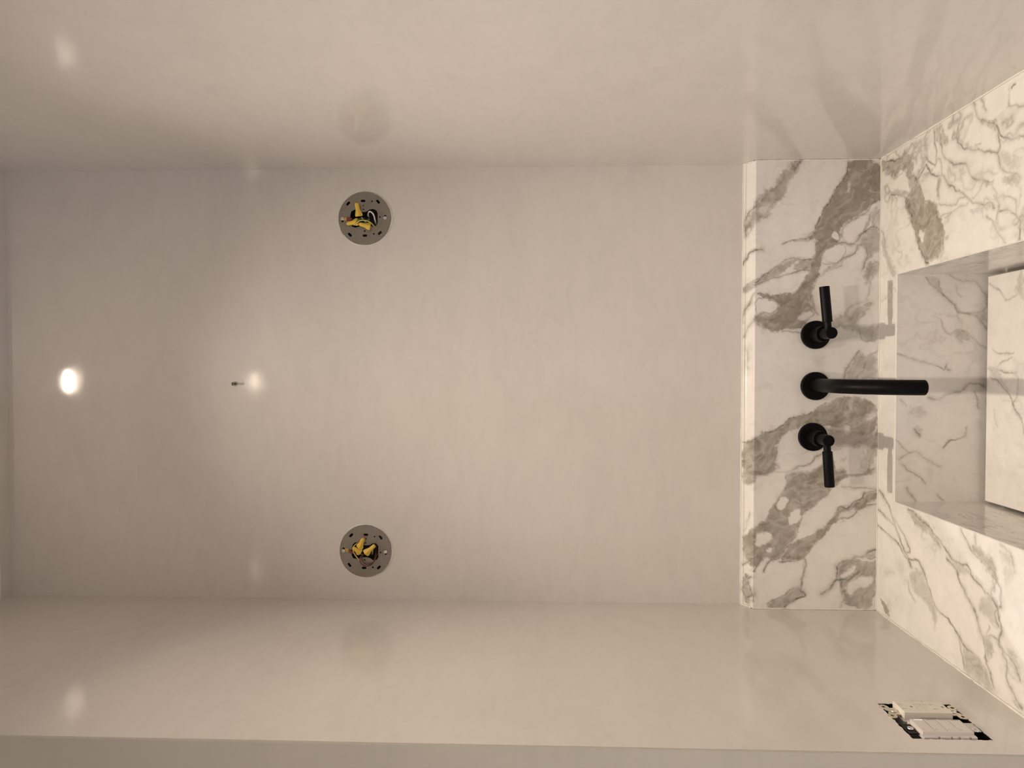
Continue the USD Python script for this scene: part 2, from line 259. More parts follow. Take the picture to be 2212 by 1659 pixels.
# ---------------------------------------------------------------- marble: veins and grey bands mapped on the slabs, in half millimetres
VEINS = json.loads('''{"bs":{"b":[[[0.75,6],[893,342,897,301,871,320,836,342,796,363,752,376,717,411,678,446,643,489,603,531,656,533,735,490,762,459,788,424,827,398,862,368]],[[1,3],[897,124,896,-3,731,-5,714,39,668,96,651,135,618,156,583,156,556,182,535,225,499,223,451,237,406,246,362,276,318,267,291,254,255,284,229,310,220,429,256,491,292,487,291,407,336,403,345,452,363,487,363,430,367,346,407,303,455,273,513,251,557,252,583,243,586,296,617,261,663,239,715,209,794,167,847,132]],[[0.7,3],[509,352,500,312,499,269,535,247,570,239,539,234,482,247,457,277,455,312,473,338,493,312,491,339,456,373,434,391,423,430,398,487,372,531,408,532,425,488,456,431]],[[0.7,6],[472,67,498,-2,458,-2,414,36,414,62]],[[0.55,4],[595,64,617,38,626,-3,538,-4,538,20,503,37,498,55,542,51,556,77,521,107,481,155,455,202,450,224,481,185,499,137,529,98,560,86]],[[0.5,5],[696,48,705,-2,643,-3,613,17,613,38,644,30,670,48]],[[0.6,6],[287,157,287,100,336,35,314,31,278,70,247,91,225,78,234,12,181,3,181,47,225,91,225,161,261,223]],[[0.6,6],[141,81,110,46,145,7,25,6,25,80,12,141,92,120]],[[0.85,3],[-68,197,-42,149,-50,88,-59,5,-179,3,-197,47,-180,130,-153,219,-158,289,-185,350,-230,408,-275,398,-360,402,-365,531,-231,532,-208,483,-194,452,-158,368,-131,333,-118,294,-91,241]],[[0.6,8],[-162,197,-162,4,-264,2,-273,29,-242,64,-238,130,-247,174,-207,196]],[[0.25,8],[110,256,119,226,83,208,48,229,74,243]],[[0.75,5],[-235,489,-235,403,-288,403,-324,376,-342,415,-356,482,-392,488,-406,530,-352,531,-325,489]],[[0.85,3],[-274,226,-297,261,-315,296,-344,354,-383,358,-410,362,-450,397,-495,419,-550,449,-577,487,-618,529,-686,528,-740,486,-685,435,-703,417,-689,382,-653,347,-616,325,-576,312,-549,303,-513,295,-485,255,-449,216,-413,181,-386,150,-363,129,-367,63,-345,6,-318,6,-354,63,-359,124,-332,133,-337,164,-323,173,-261,178,-261,218]],[[0.9,2.5],[-707,390,-648,347,-616,294,-580,237,-548,193,-507,158,-484,132,-484,101,-453,62,-416,3,-448,3,-484,61,-520,105,-543,162,-575,188,-616,227,-643,258,-675,276,-702,289,-702,337]],[[0.7,3],[-718,151,-696,108,-682,59,-658,0,-895,-2,-885,137,-817,133,-782,155,-746,160]],[[0.75,4],[-891,451,-852,389,-824,336,-806,305,-819,292,-842,276,-869,327,-897,362]],[[0.8,4],[-768,528,-767,501,-804,503,-835,489,-894,493,-885,527]],[[0.5,6],[-233,60,-233,5,-291,4,-340,24,-358,63,-300,55]],[[0.4,5],[-301,147,-278,125,-296,121,-314,138]]],"h":[[[1,2],[605,156,642,126,664,91,685,48,644,45,604,64,571,95,560,125,574,147]],[[1,2],[535,223,552,190,558,142,530,129,499,146,488,181,501,220]],[[1,4],[345,487,345,434,331,401,300,403,287,429,287,487]],[[0.8,4],[273,328,304,284,300,262,273,266,251,301]],[[0.8,3],[763,136,812,128,803,119,763,127]],[[0.6,5],[709,485,722,437,700,433,682,468]],[[1,2],[596,195,618,182,605,165,574,160,574,182]],[[1,5],[-293,403,-275,359,-265,279,-238,218,-345,217,-346,384]],[[0.8,4],[-113,52,-90,9,-117,6,-139,39]],[[0.7,5],[-153,140,-144,118,-162,100,-207,130]],[[0.5,5],[-122,135,-68,110,-55,88,-117,109]],[[1,2],[-477,401,-446,384,-450,357,-486,357,-504,383]],[[1,2],[-549,352,-522,348,-481,308,-513,295,-544,308,-567,347]],[[1,3],[-627,484,-595,458,-586,422,-604,407,-635,435,-645,466]],[[1,2],[-658,440,-644,422,-649,409,-667,422]],[[0.8,3],[-543,158,-507,145,-493,101,-502,66,-525,118]],[[1,3],[-768,147,-731,103,-709,72,-754,98,-781,129]],[[1,4],[-804,129,-763,72,-771,6,-798,18,-817,80,-840,111]],[[0.9,3],[-695,99,-684,59,-683,2,-699,2,-700,59]]],"v":[[[1,1],[567,383,574,361,580,339,587,318,590,296,601,274,614,256,621,243]],[[1.2,0.5],[580,339,584,287,605,256]],[[1,0.9],[891,124,869,128,847,132,816,149,790,171,755,188,711,212,685,227,663,239,641,250,623,259,606,283]],[[1.2,0.8],[412,488,434,461,456,431,487,391,509,352,502,312,499,269,517,247,539,230,554,190,563,147,554,121,569,95,595,77,613,47,626,21,617,-1]],[[1.2,0.7],[403,492,420,430,434,386,453,347,455,312,457,277,490,255]],[[1.3,0.6],[539,234,512,223,490,231,486,212,486,181,503,142,525,103,556,86,556,64,538,51,494,59,459,72]],[[1,0.55],[583,156,605,147,644,135,666,96,692,57,714,39,731,9]],[[1,0.4],[679,48,648,43,613,56]],[[2,0.5],[607,529,661,531,722,490,757,446,805,403]],[[3,0.6],[895,307,879,320,862,342]],[[1,0.5],[696,0,652,26,613,17,604,-1]],[[1.5,0.4],[348,49,405,36,450,41,463,72]],[[2,0.35],[343,44,304,114,273,153]],[[2,0.7],[256,491,265,460,271,429,282,390]],[[1.2,0.7],[543,458,541,488,512,528,492,537]],[[1.5,0.6],[367,492,327,509,305,529,256,535]],[[1.5,0.4],[411,268,428,242,455,198,477,146]],[[0.8,0.6],[886,107,855,80,850,54,833,32]],[[0.8,0.5],[785,101,776,79,789,49]],[[0.8,0.5],[771,62,732,74,740,40,723,9]],[[3,0.4],[362,267,327,263,291,249]],[[1,0.4],[845,2,793,10,766,1]],[[1.8,0.6],[199,528,222,524,257,491,266,469]],[[3.5,0.45],[146,525,119,518,92,527,70,514]],[[1.2,0.55],[247,-1,216,17,190,29,181,51,230,78]],[[1.2,0.6],[145,5,119,29,92,50,56,67,30,89]],[[1.5,0.5],[141,77,114,103,88,120,56,129,21,141]],[[1.1,0.75],[-231,532,-224,509,-208,483,-194,452,-174,404,-156,368,-134,333,-120,294,-91,241,-68,206]],[[1.5,0.8],[-120,294,-113,292]],[[1.5,0.8],[-199,456,-185,452]],[[2,0.4],[-344,32,-282,29,-237,12,-179,3]],[[1.4,0.5],[-293,407,-248,399]],[[1.5,0.3],[-252,165,-229,86,-197,43,-157,4]],[[1.2,0.35],[-135,52,-113,26,-99,4]],[[1.2,0.4],[239,301,230,284,217,310,217,380]],[[1.1,0.85],[-749,443,-726,435,-703,417,-698,395,-676,373,-648,347,-616,294,-580,237,-543,188,-503,158,-484,136,-489,123,-480,105,-448,66,-414,3]],[[1.1,0.6],[-710,390,-705,337,-697,293,-688,282,-656,262,-616,232,-570,188,-543,162,-520,105,-488,61,-466,2]],[[1.5,0.85],[-697,291,-729,284,-774,292,-819,301,-839,278,-851,305,-865,327,-893,362]],[[1.5,0.5],[-871,416,-838,363,-810,310]],[[2,0.7],[-832,217,-804,177,-782,160,-781,133,-768,102,-740,72]],[[1.6,0.7],[-782,160,-741,160,-714,147,-695,103,-682,64,-659,24,-652,0]],[[1.2,0.5],[-679,64,-686,37,-685,0]],[[1.5,0.5],[-791,142,-831,133,-885,141]],[[2.5,0.35],[-875,53,-839,49,-812,23,-780,-1]],[[2.5,0.4],[-876,110,-830,89,-812,62]],[[1.1,0.6],[-410,360,-446,393,-482,401,-504,383,-491,361,-454,348]],[[1.3,0.4],[-596,529,-550,507,-514,503]],[[1.3,0.5],[-731,528,-708,501,-685,466,-667,435]],[[1.8,0.6],[-772,492,-799,505,-835,492,-867,509]],[[1.2,0.6],[-744,483,-708,466,-654,440]],[[1.2,0.45],[-347,491,-349,446,-345,415,-342,349,-319,296,-274,226]],[[1.2,0.55],[-544,303,-571,329,-567,347,-527,356]],[[1,0.7],[-483,260,-463,233,-440,207]],[[1,0.5],[-383,358,-360,360,-342,349]],[[1.2,0.5],[-404,137,-408,84,-412,45,-414,3]],[[1,0.4],[-513,295,-486,302,-459,304,-441,309]],[[1.2,0.6],[-663,440,-685,435,-703,417]],[[1,0.3],[-445,295,-431,260,-413,216]]]},"ct":{"b":[[[0.8,2.5],[894,-169,856,-209,827,-237,769,-229,751,-276,716,-295,675,-304,651,-323,629,-391,597,-408,567,-417,536,-433,491,-426,446,-419,430,-336,488,-282,553,-253,626,-214,697,-173,700,-222,767,-201,816,-171,800,-100,851,-14,886,-7,864,-78,858,-150]],[[0.6,3],[897,-376,892,-405,855,-418,805,-458,818,-419,850,-377]],[[0.6,3],[832,-609,808,-687,784,-697,773,-682,801,-650,813,-616]],[[0.6,2],[644,-614,633,-685,611,-673,624,-641]],[[0.6,3],[636,-716,608,-804,592,-804,605,-741]],[[0.5,3],[479,-790,532,-812,482,-814,439,-797,433,-785]],[[0.5,3],[615,-19,567,-42,497,-76,431,-124,424,-99,485,-44,546,-10]],[[0.5,2],[715,-389,713,-413,673,-406,628,-399,659,-386]],[[0.5,3],[862,-503,803,-519,765,-556,734,-625,747,-570,796,-511]],[[0.35,4],[571,-560,572,-629,563,-668,547,-681,554,-616]],[[0.6,2],[736,-81,757,-101,736,-163,700,-222,705,-183]],[[0.3,4],[701,-715,669,-780,625,-798,640,-758,671,-721]],[[0.6,2.5],[-450,-229,-445,-280,-461,-329,-482,-376,-512,-422,-531,-449,-551,-432,-508,-377,-503,-311,-473,-250]],[[0.5,3],[-559,-475,-553,-549,-573,-611,-578,-640,-585,-618,-573,-580,-601,-534,-577,-501]],[[0.6,3],[-477,-601,-477,-638,-488,-681,-492,-715,-541,-716,-597,-711,-606,-697,-545,-703,-528,-668,-508,-624]],[[0.45,3],[-624,-656,-608,-731,-682,-746,-692,-720,-678,-685,-673,-635]],[[0.4,3],[-676,-235,-638,-324,-667,-353,-718,-391,-762,-428,-809,-411,-757,-383,-737,-316,-719,-256]],[[0.7,1.5],[-829,-25,-850,-85,-892,-115,-870,-62]],[[0.5,3],[-829,-563,-812,-616,-834,-675,-857,-703,-890,-711,-899,-633,-888,-572]],[[0.5,3],[-743,-658,-738,-707,-764,-721,-805,-688,-774,-673]],[[0.4,4],[-740,-767,-741,-817,-799,-831,-789,-787]],[[0.35,4],[-458,-728,-462,-792,-507,-800,-562,-763,-533,-743,-490,-755]],[[0.4,2],[-875,-789,-866,-832,-877,-845,-889,-821]],[[0.15,8],[-650,-148,-643,-213,-712,-225,-706,-172]]],"h":[[[1,1.5],[557,-280,556,-312,510,-321,509,-299]]],"v":[[[1.4,0.8],[884,-13,864,-78,857,-130,865,-155]],[[1.1,0.5],[851,-14,841,-68,801,-95,813,-146,813,-181]],[[0.9,0.8],[736,-81,725,-143,700,-183,640,-223,563,-253,486,-291,430,-336]],[[1,0.55],[900,-368,851,-373,800,-385,756,-375,799,-328,837,-283,847,-237]],[[1,0.6],[756,-375,778,-396,736,-413,703,-429,657,-485,617,-552,585,-595,572,-629,563,-668,540,-694]],[[1,0.6],[769,-229,753,-267,782,-320,741,-346,715,-389,715,-421]],[[0.8,0.6],[626,-407,608,-471,603,-501,617,-516,617,-552]],[[0.8,0.6],[569,-409,583,-432,585,-464,571,-440]],[[1,0.5],[893,-401,839,-410,780,-420,734,-483,716,-542,677,-572,646,-607,630,-679]],[[1.1,0.55],[894,-581,839,-602,814,-649,798,-681,759,-701,716,-708,701,-702,721,-664,747,-584,781,-519,827,-500,861,-506]],[[1,0.5],[893,-618,846,-642]],[[1,0.6],[785,-694,758,-713,736,-732,722,-762,710,-808]],[[1,0.4],[701,-702,661,-716,632,-758,605,-798]],[[1,0.5],[528,-712,496,-784,459,-793,428,-791]],[[1,0.45],[527,-662,483,-695,434,-739]],[[1,0.4],[583,-686,537,-706,499,-695]],[[1,0.4],[633,-685,610,-679,588,-699,567,-687]],[[1,0.35],[609,-758,570,-799,518,-789]],[[0.7,0.5],[549,-417,486,-431,442,-415]],[[2,0.4],[764,-248,725,-263,711,-259]],[[1,0.4],[612,-8,551,-42,482,-66,431,-124]],[[0.5,0.6],[758,-591,753,-618]],[[0.8,0.8],[872,-752,875,-764]],[[1,0.55],[-416,-15,-446,-75,-492,-111,-553,-168,-607,-223,-590,-245,-563,-222,-516,-156,-501,-122]],[[1.1,0.55],[-485,2,-507,-65,-533,-134,-573,-179,-634,-244,-653,-255]],[[0.9,0.6],[-552,0,-572,-90,-587,-169,-626,-233,-615,-294,-646,-333,-692,-372,-723,-391,-755,-445,-762,-497,-792,-546,-815,-586,-820,-631,-840,-682]],[[1,0.6],[-444,-229,-465,-310,-487,-377,-515,-431,-542,-483,-555,-525,-554,-580,-585,-618,-590,-648,-610,-670]],[[1.1,0.7],[-559,-475,-577,-517,-609,-542,-647,-574,-683,-621,-732,-651,-765,-673,-799,-681,-838,-696,-878,-717]],[[1.1,0.5],[-442,-546,-473,-578,-506,-616,-521,-660,-547,-696,-572,-730,-621,-745,-661,-719,-687,-733]],[[1,0.4],[-443,-622,-471,-623]],[[1.2,0.4],[-441,-741,-463,-774,-507,-800]],[[1.1,0.55],[-610,-670,-630,-718,-667,-739,-696,-747,-723,-734,-775,-768,-830,-782,-868,-820,-880,-839]],[[1,0.4],[-703,-693,-744,-680,-721,-727,-750,-754,-768,-806,-803,-831]],[[1,0.3],[-709,-235,-754,-267,-769,-287]],[[1,0.35],[-744,-392,-783,-411,-825,-412]],[[0.8,0.4],[-797,-546,-839,-563,-883,-572]],[[1.2,0.45],[-544,-675,-529,-696,-550,-717,-601,-697,-624,-711]],[[1.5,0.25],[-728,-70,-713,-127]]]},"bb":{"b":[[[0.45,3],[416,-108,416,-155,362,-161,314,-209,278,-250,284,-233,344,-167,392,-120]],[[0.45,5],[206,-210,224,-251,194,-275,170,-246]],[[0.35,5],[-83,-55,-71,-102,-95,-114,-113,-85]],[[0.35,3],[-143,-79,-161,-109,-186,-92,-168,-74]],[[0.3,8],[14,-289,26,-330,-16,-331,-16,-284]],[[0.4,5],[271,-280,283,-332,241,-333,242,-304]],[[0.3,4],[176,-158,194,-169,176,-181,158,-167]]],"h":[],"v":[[[1.5,0.45],[410,-108,392,-120,356,-161,314,-203,284,-239,265,-286,217,-333]],[[1.3,0.45],[421,-196,403,-231,403,-278,373,-314,331,-332,289,-326,277,-280,284,-244]],[[1,0.45],[404,-155,368,-161,320,-197,284,-233]],[[1.3,0.35],[385,-220,355,-232,343,-244]],[[1.5,0.4],[254,-168,218,-175,200,-199,218,-239,194,-269,170,-305,152,-334]],[[1.5,0.5],[200,-222,167,-246]],[[1,0.5],[124,1,110,-64,89,-129,65,-177,86,-191,68,-194,74,-206]],[[1.8,0.4],[-41,-131,-47,-161,-32,-190,-16,-237,14,-283,2,-331]],[[1.4,0.5],[-16,-290,-59,-302,-83,-308]],[[1.5,0.6],[-162,-73,-186,-92]],[[1.3,0.55],[-228,-181,-197,-210,-191,-257,-155,-262]],[[1.6,0.35],[-271,-21,-246,-80,-270,-104,-300,-170]],[[1.3,0.4],[-295,-28,-331,-76,-367,-112]],[[1.3,0.3],[-204,-3,-246,-57]],[[1.5,0.35],[-386,-47,-434,-77]],[[1.3,0.3],[-409,-159,-433,-183]],[[1,0.3],[-47,-25,-71,-43]],[[0.6,0.3],[92,-129,98,-94]]]},"rp":{"b":[[[0.35,4],[85,-161,73,-215,33,-242,-23,-285,4,-243,38,-180]],[[0.4,4],[395,-317,413,-345,304,-347,340,-318,326,-294]]],"h":[],"v":[[[1.1,0.5],[387,-159,358,-209,318,-261,326,-294,351,-318]],[[1,0.4],[138,-187,119,-240,124,-298]],[[1.2,0.45],[74,-161,68,-215,56,-284,57,-316]],[[1,0.35],[73,-206,96,-258,107,-291]],[[1.4,0.5],[44,-180,27,-216,-7,-260,-28,-285,-67,-311,-114,-344,-152,-358]],[[1.2,0.4],[62,-292,29,-325,-27,-318,-50,-302]],[[1.5,0.3],[-84,-201,-141,-220]]]}}''')
def warp(p, seed, amp, scale):
    q = np.c_[p * scale, np.full(len(p), seed * 7.3)]
    return p + amp * np.c_[meshkit.fbm(q, 3, seed) - .5, meshkit.fbm(q + 31.7, 3, seed + 9) - .5] * 2
def smooth_line(a, n=5):
    if len(a) < 3: return a
    from scipy.interpolate import PchipInterpolator
    t = np.r_[0, np.cumsum(np.linalg.norm(np.diff(a, axis=0), axis=1) + 1e-9)]
    return PchipInterpolator(t, a)(np.interp(np.arange((len(a) - 1) * n + 1) / n, np.arange(len(a)), t))
def chaikin(a, k=1):
    for _ in range(k):
        b = np.roll(a, -1, 0); a = np.stack([.75 * a + .25 * b, .25 * a + .75 * b], 1).reshape(-1, 2)
    return a
def segdist(p, line):
    d = np.full(len(p), 1e9)
    for a, b in zip(line[:-1], line[1:]):
        ab = b - a; t = np.clip(((p - a) @ ab) / max(ab @ ab, 1e-12), 0, 1)
        d = np.minimum(d, np.linalg.norm(p - a - t[:, None] * ab, axis=1))
    return d
WEB = {'bs': lambda p: 0, 'bb': lambda p: .25, 'rp': lambda p: .25, 'ct': lambda p: np.clip((p[:, 0] - .1) * 3, 0, .75) + .12}
def field(surface, p, seed=1, soft=None):
    """(grey band, dark vein) at the points p (metres) of a slab."""
    F = VEINS[surface]
    w = warp(warp(warp(p, seed + 5, .0060, 38), seed, .0036, 75), seed + 3, .0016, 260)
    q3 = np.c_[p, np.full(len(p), seed * 3.1)]
    big, fine = meshkit.fbm(q3 * 45, 4, seed), meshkit.fbm(q3 * 210, 3, seed + 5)
    sw = p + .016 * (np.c_[meshkit.fbm(q3 * 30, 2, seed + 71), meshkit.fbm(q3 * 30 + 3, 2, seed + 72)] - .5) * 2
    st = np.c_[(sw[:, 0] + .75 * sw[:, 1]) * 90, (sw[:, 1] - .75 * sw[:, 0]) * 44, np.full(len(p), seed * 1.0)]
    streak = meshkit.fbm(st, 3, seed + 2)
    rim = np.zeros(len(p)); rimfade = np.clip((meshkit.fbm(q3 * 33 + 2.2, 2, seed + 21) - .42) * 5, 0, 1) * (.3 + 1.1 * fine)
    med = meshkit.fbm(q3 * 105, 3, seed + 51)
    softer = {'bs': 1.15, 'ct': 1.9}.get(surface, 1.8)
    def area(entries, sofk=1, edge=False):
        out = np.zeros(len(p))
        for (s, sf), q in entries:
            pg = Polygon(chaikin(np.array(q).reshape(-1, 2) / 2000)).buffer(0); sf = sf / 1000 * sofk * softer
            x0, y0, x1, y1 = pg.bounds; k = np.nonzero((w[:, 0] > x0 - sf) & (w[:, 0] < x1 + sf) & (w[:, 1] > y0 - sf) & (w[:, 1] < y1 + sf))[0]
            if not len(k): continue
            for g in getattr(pg, 'geoms', [pg]):
                d = segdist(w[k], np.array(g.exterior.coords)); ins = contains_xy(g, w[k, 0], w[k, 1])
                if edge: rim[k] = np.maximum(rim[k], s * np.exp(-(d / .00075) ** 2) * rimfade[k])
                t = np.clip(.5 + np.where(ins, d, -d) / (2 * sf) + (fine[k] - .5) * .6 + (med[k] - .5) * 1.1, 0, 1)
                out[k] = np.maximum(out[k], s * t * t * (3 - 2 * t))
        return out
    hol = area(F['h'], 1, True); b = area(F['b'], 1, True) * (1 - hol)
    ridge = np.clip(1 - np.abs(meshkit.fbm(st * [.55, .8, 1] + 4.2, 3, seed + 7) - .5) * 9, 0, 1)
    inner = b * ridge * np.clip((big - .42) * 4, 0, 1) * .42
    pale = np.clip(1 - np.abs(meshkit.fbm(st * [.8, .7, 1] + 8.8, 3, seed + 61) - .52) * 8, 0, 1)
    b = b * (1 - .24 * pale) * (.76 + .66 * big + .35 * (streak - .5))
    near = area(F['b'], 5) * (1 - area(F['h'], 2))
    b = np.maximum(b, near * .34 * np.clip((big - .3) * 2.4, 0, 1))
    wq = np.c_[w, np.full(len(p), seed * 2.7)]; n1 = meshkit.fbm(wq * [26, 20, 1], 3, seed + 31)
    web = np.clip(1 - np.abs(n1 - .5) / .030, 0, 1); webb = np.clip(1 - np.abs(n1 - .5) / .085, 0, 1)
    gate = np.clip(near + (WEB[surface](p)), 0, 1) * np.clip((meshkit.fbm(wq * 14 + 5.5, 2, seed + 41) - .40) * 5, 0, 1)
    b = np.maximum(b, webb * gate * .42)
    fade = np.clip((meshkit.fbm(q3 * 24 + 9.1, 2, seed + 11) - .30) * 3.2, .4, 1)
    v = np.maximum(np.maximum(inner, .62 * rim), web * gate * .38 * (.3 + fine))
    for (wd, s), q in F['v']:
        ln = smooth_line(np.array(q).reshape(-1, 2) / 2000); wd = wd / 1000 * (1.25 if surface == 'ct' else .85); m = wd * 14
        lo, hi = ln.min(0) - m, ln.max(0) + m
        k = np.nonzero((w >= lo).all(1) & (w <= hi).all(1))[0]
        if not len(k): continue
        d = segdist(w[k], ln); hw = wd * (2.0 + 9 * np.clip(big[k] - .35, 0, .5))
        core = np.exp(-(d / (wd * (.6 + .8 * fine[k]))) ** 2) * (.40 + 1.2 * fine[k]) * fade[k]; halo = np.exp(-(d / hw) ** 1.6) * .95 * (.35 + fade[k] * .65)
        v[k] = np.maximum(v[k], s * np.clip(core, 0, 1)); b[k] = np.maximum(b[k], s * halo)
    b = np.maximum(b, np.clip((big - .60) * .9, 0, .12))
    return np.c_[np.clip(b, 0, 1), np.clip(v, 0, 1), np.zeros(len(p))]
def grid(o, du, dv, nu, nv):
    """A flat grid of nu x nv cells from corner o along du and dv, facing du x dv."""
    u, v = np.meshgrid(np.linspace(0, 1, nu + 1), np.linspace(0, 1, nv + 1), indexing='ij')
    V = np.asarray(o) + u.reshape(-1, 1) * np.asarray(du) + v.reshape(-1, 1) * np.asarray(dv)
    i, j = np.meshgrid(np.arange(nu), np.arange(nv), indexing='ij'); a = (i * (nv + 1) + j).ravel(); c = nv + 1
    return V, np.vstack([np.c_[a, a + c, a + c + 1], np.c_[a, a + c + 1, a + 1]])
def slab(parts):
    V, F, A, n = [], [], [], 0
    for v, f, a in parts:
        V.append(v); F.append(f + n); A.append(a); n += len(v)
    return (np.vstack(V), np.vstack(F)), np.vstack(A)
STEP = .0014
def cells(l): return max(2, int(round(l / STEP)))
BX0, BX1 = XL + .0012, XR - .0012

# backsplash: front face, rounded arris, sloping top with a small raised lip at the wall
n = cells(BX1 - BX0)
prof = [(0, .0, .0), (0, .2432, .2432)] + [(.002 * (1 - math.cos(t)), .2432 + .0026 * math.sin(t), .2432 + .002 * t / 1.2) for t in np.linspace(.2, 1.3, 5)] + \
       [(.0070, .2476, .2485), (.0140, .2512, .2545), (.0205, .2545, .2600), (.0222, .2560, .2620), (.0232, .2590, .2650), (.0255, Z_BS, .2672), (YB, Z_BS, .2690)]
rows = []
for (y0, z0, s0), (y1, z1, s1) in zip(prof[:-1], prof[1:]):
    k = max(1, int(round(math.hypot(y1 - y0, z1 - z0) / STEP)))
    rows += [(y0 + (y1 - y0) * t, z0 + (z1 - z0) * t, s0 + (s1 - s0) * t) for t in np.linspace(0, 1, k, endpoint=False)]
rows.append(prof[-1]); rows = np.array(rows); xs = np.linspace(BX0, BX1, n + 1)
V = np.array([[x, y, z] for x in xs for y, z in rows[:, :2]]); S = np.array([[x, s] for x in xs for s in rows[:, 2]])
_, Fg = grid((0, 0, 0), (1, 0, 0), (0, 0, 1), n, len(rows) - 1)
pf = [(y, z) for y, z, _ in prof] + [(YB, 0)]
ends = []
for x, flip in ((BX0, 0), (BX1, 1)):
    tr = trimesh.creation.extrude_polygon(Polygon(pf), 1e-5, engine='earcut')
    ends.append((np.c_[np.full(len(tr.vertices), x), tr.vertices[:, 0], tr.vertices[:, 1]], tr.faces, np.zeros((len(tr.vertices), 3))))
m, A = slab([(V, Fg, field('bs', S, 1))] + ends)
bs = thing('backsplash', 'upright calacatta marble slab with grey diagonal veins behind the black taps', 'backsplash')
obj('slab', m, 'marble', bs, attr=A)
def bead(p0, p1, r=.0016, n=40, seed=0):
    g = np.random.default_rng(seed); t = np.linspace(0, 1, n)[:, None]
    return tube(np.asarray(p0) + t * (np.asarray(p1) - np.asarray(p0)), np.clip(r * (1 + g.normal(0, .22, n)), r * .5, r * 1.6), 8, dense=2)
for x, sd in ((XR - .0012, 1), (XL + .0012, 2)):
    obj('sealant_bead', bead((x, .0003, .003), (x, .0003, .246), .0013, seed=sd), 'sealant', bs, True)
    obj('sealant_bead', bead((x, .004, .247), (x, YB - .002, Z_BS + .001), .0013, 10, sd + 4), 'sealant', bs, True)
obj('sealant_bead', bead((BX0, YB - .0005, Z_BS + .0006), (BX1, YB - .0005, Z_BS + .0006), .0012, 60, 9), 'sealant', bs, True)

# countertop with its sunk basin: top slab around the opening, four walls and a floor of the same stone
SX0, SX1, SY1, SY0, ZR, ZF = -.2180, .2125, -.0655, -.445, -.161, -.200
CY0, TH = -.535, .022
top = thing('vanity_countertop', 'calacatta marble countertop with a rectangular stone basin sunk into it', 'countertop')
ch = .0012
pcs = []
for x0, x1, y0, y1 in ((BX0, BX1, SY1 + ch, -.0002), (BX0, SX0 - ch, SY0 - ch, SY1 + ch), (SX1 + ch, BX1, SY0 - ch, SY1 + ch), (BX0, BX1, CY0, SY0 - ch)):
    v, f = grid((x0, y0, 0), (x1 - x0, 0, 0), (0, y1 - y0, 0), cells(x1 - x0), cells(y1 - y0))
    pcs.append((v, f, field('ct', v[:, :2], 11)))
def quad(a, b, c, d):
    return np.array([a, b, c, d], float), np.array([[0, 1, 2], [0, 2, 3]]), np.zeros((4, 3))
o = [(SX0 - ch, SY0 - ch, 0), (SX1 + ch, SY0 - ch, 0), (SX1 + ch, SY1 + ch, 0), (SX0 - ch, SY1 + ch, 0)]
i_ = [(SX0, SY0, -ch), (SX1, SY0, -ch), (SX1, SY1, -ch), (SX0, SY1, -ch)]
for k in range(4): pcs.append(quad(o[k], o[(k + 1) % 4], i_[(k + 1) % 4], i_[k]))
pcs.append(quad((BX0, CY0, 0), (BX0, CY0, -TH), (BX1, CY0, -TH), (BX1, CY0, 0)))
m, A = slab(pcs); obj('slab', m, 'marble', top, attr=A)
und = cut(bx(BX0, BX1, CY0 + .0005, -.0005, -TH, -.004), bx(SX0 - .0001, SX1 + .0001, SY0 - .0001, SY1 + .0001, -.1, .1))
obj('underside', und, 'marble', top, attr=np.zeros((len(und.vertices), 3)))
def panel(name, o, du, dv, attr, thick):
    """One wall of the basin: a veined face and a plain stone body behind it."""
    v, f = grid(o, du, dv, cells(np.linalg.norm(du)), cells(np.linalg.norm(dv))); nrm = np.cross(du, dv); nrm = nrm / np.linalg.norm(nrm) * thick
    a, b = np.asarray(o) - nrm, [np.asarray(o) - nrm + k for k in (np.asarray(du), np.asarray(dv), np.asarray(du) + np.asarray(dv))]
    O, D1, D2, D12 = np.asarray(o), np.asarray(o) + du, np.asarray(o) + dv, np.asarray(o) + du + dv
    ps = [(v, f, attr(v)), quad(a, b[1], b[2], b[0]), quad(O, a, b[0], D1), quad(D1, b[0], b[2], D12), quad(D12, b[2], b[1], D2), quad(D2, b[1], a, O)]
    m, A = slab(ps); obj(name, m, 'marble', top, attr=A)
def streaky(seed, lines):
    def f(v):
        p = v[:, 1:]; q = np.c_[p[:, 0] * 10, p[:, 1] * 75, np.full(len(p), seed)]
        q[:, 1] += 5 * meshkit.fbm(np.c_[p * 16, np.full(len(p), seed)], 3, seed)
        s = meshkit.fbm(q, 4, seed); r = 1 - np.abs(meshkit.fbm(q * [1, .8, 1] + 3.3, 3, seed + 1) - .5) * 2
        dep = np.clip((-.12 - p[:, 0]) / .06, 0, 1) if lines else np.clip((-.03 - p[:, 0]) / .1, .15, 1)
        return np.c_[np.clip((s - .46) * 1.3, 0, .32) * dep + .05, np.clip((r - .94) * 8, 0, .4) * dep, np.zeros(len(p))]
    return f
panel('basin_back_wall', (SX0, SY1, ZF), (SX1 - SX0, 0, 0), (0, 0, -ch - ZF), lambda v: field('bb', v[:, [0, 2]], 21), .02)
panel('basin_side_wall', (SX1, SY1, ZF), (0, SY0 - SY1, 0), (0, 0, -ch - ZF), streaky(31, 0), .02)
panel('basin_side_wall', (SX0, SY0, ZF), (0, SY1 - SY0, 0), (0, 0, -ch - ZF), streaky(41, 1), .02)
panel('basin_front_wall', (SX1, SY0, ZF), (SX0 - SX1, 0, 0), (0, 0, -ch - ZF), streaky(51, 0), .02)
panel('basin_floor', (SX0 - .02, SY0 - .02, ZF), (SX1 - SX0 + .04, 0, 0), (0, SY1 - SY0 + .04, 0), lambda v: np.zeros((len(v), 3)), .02)
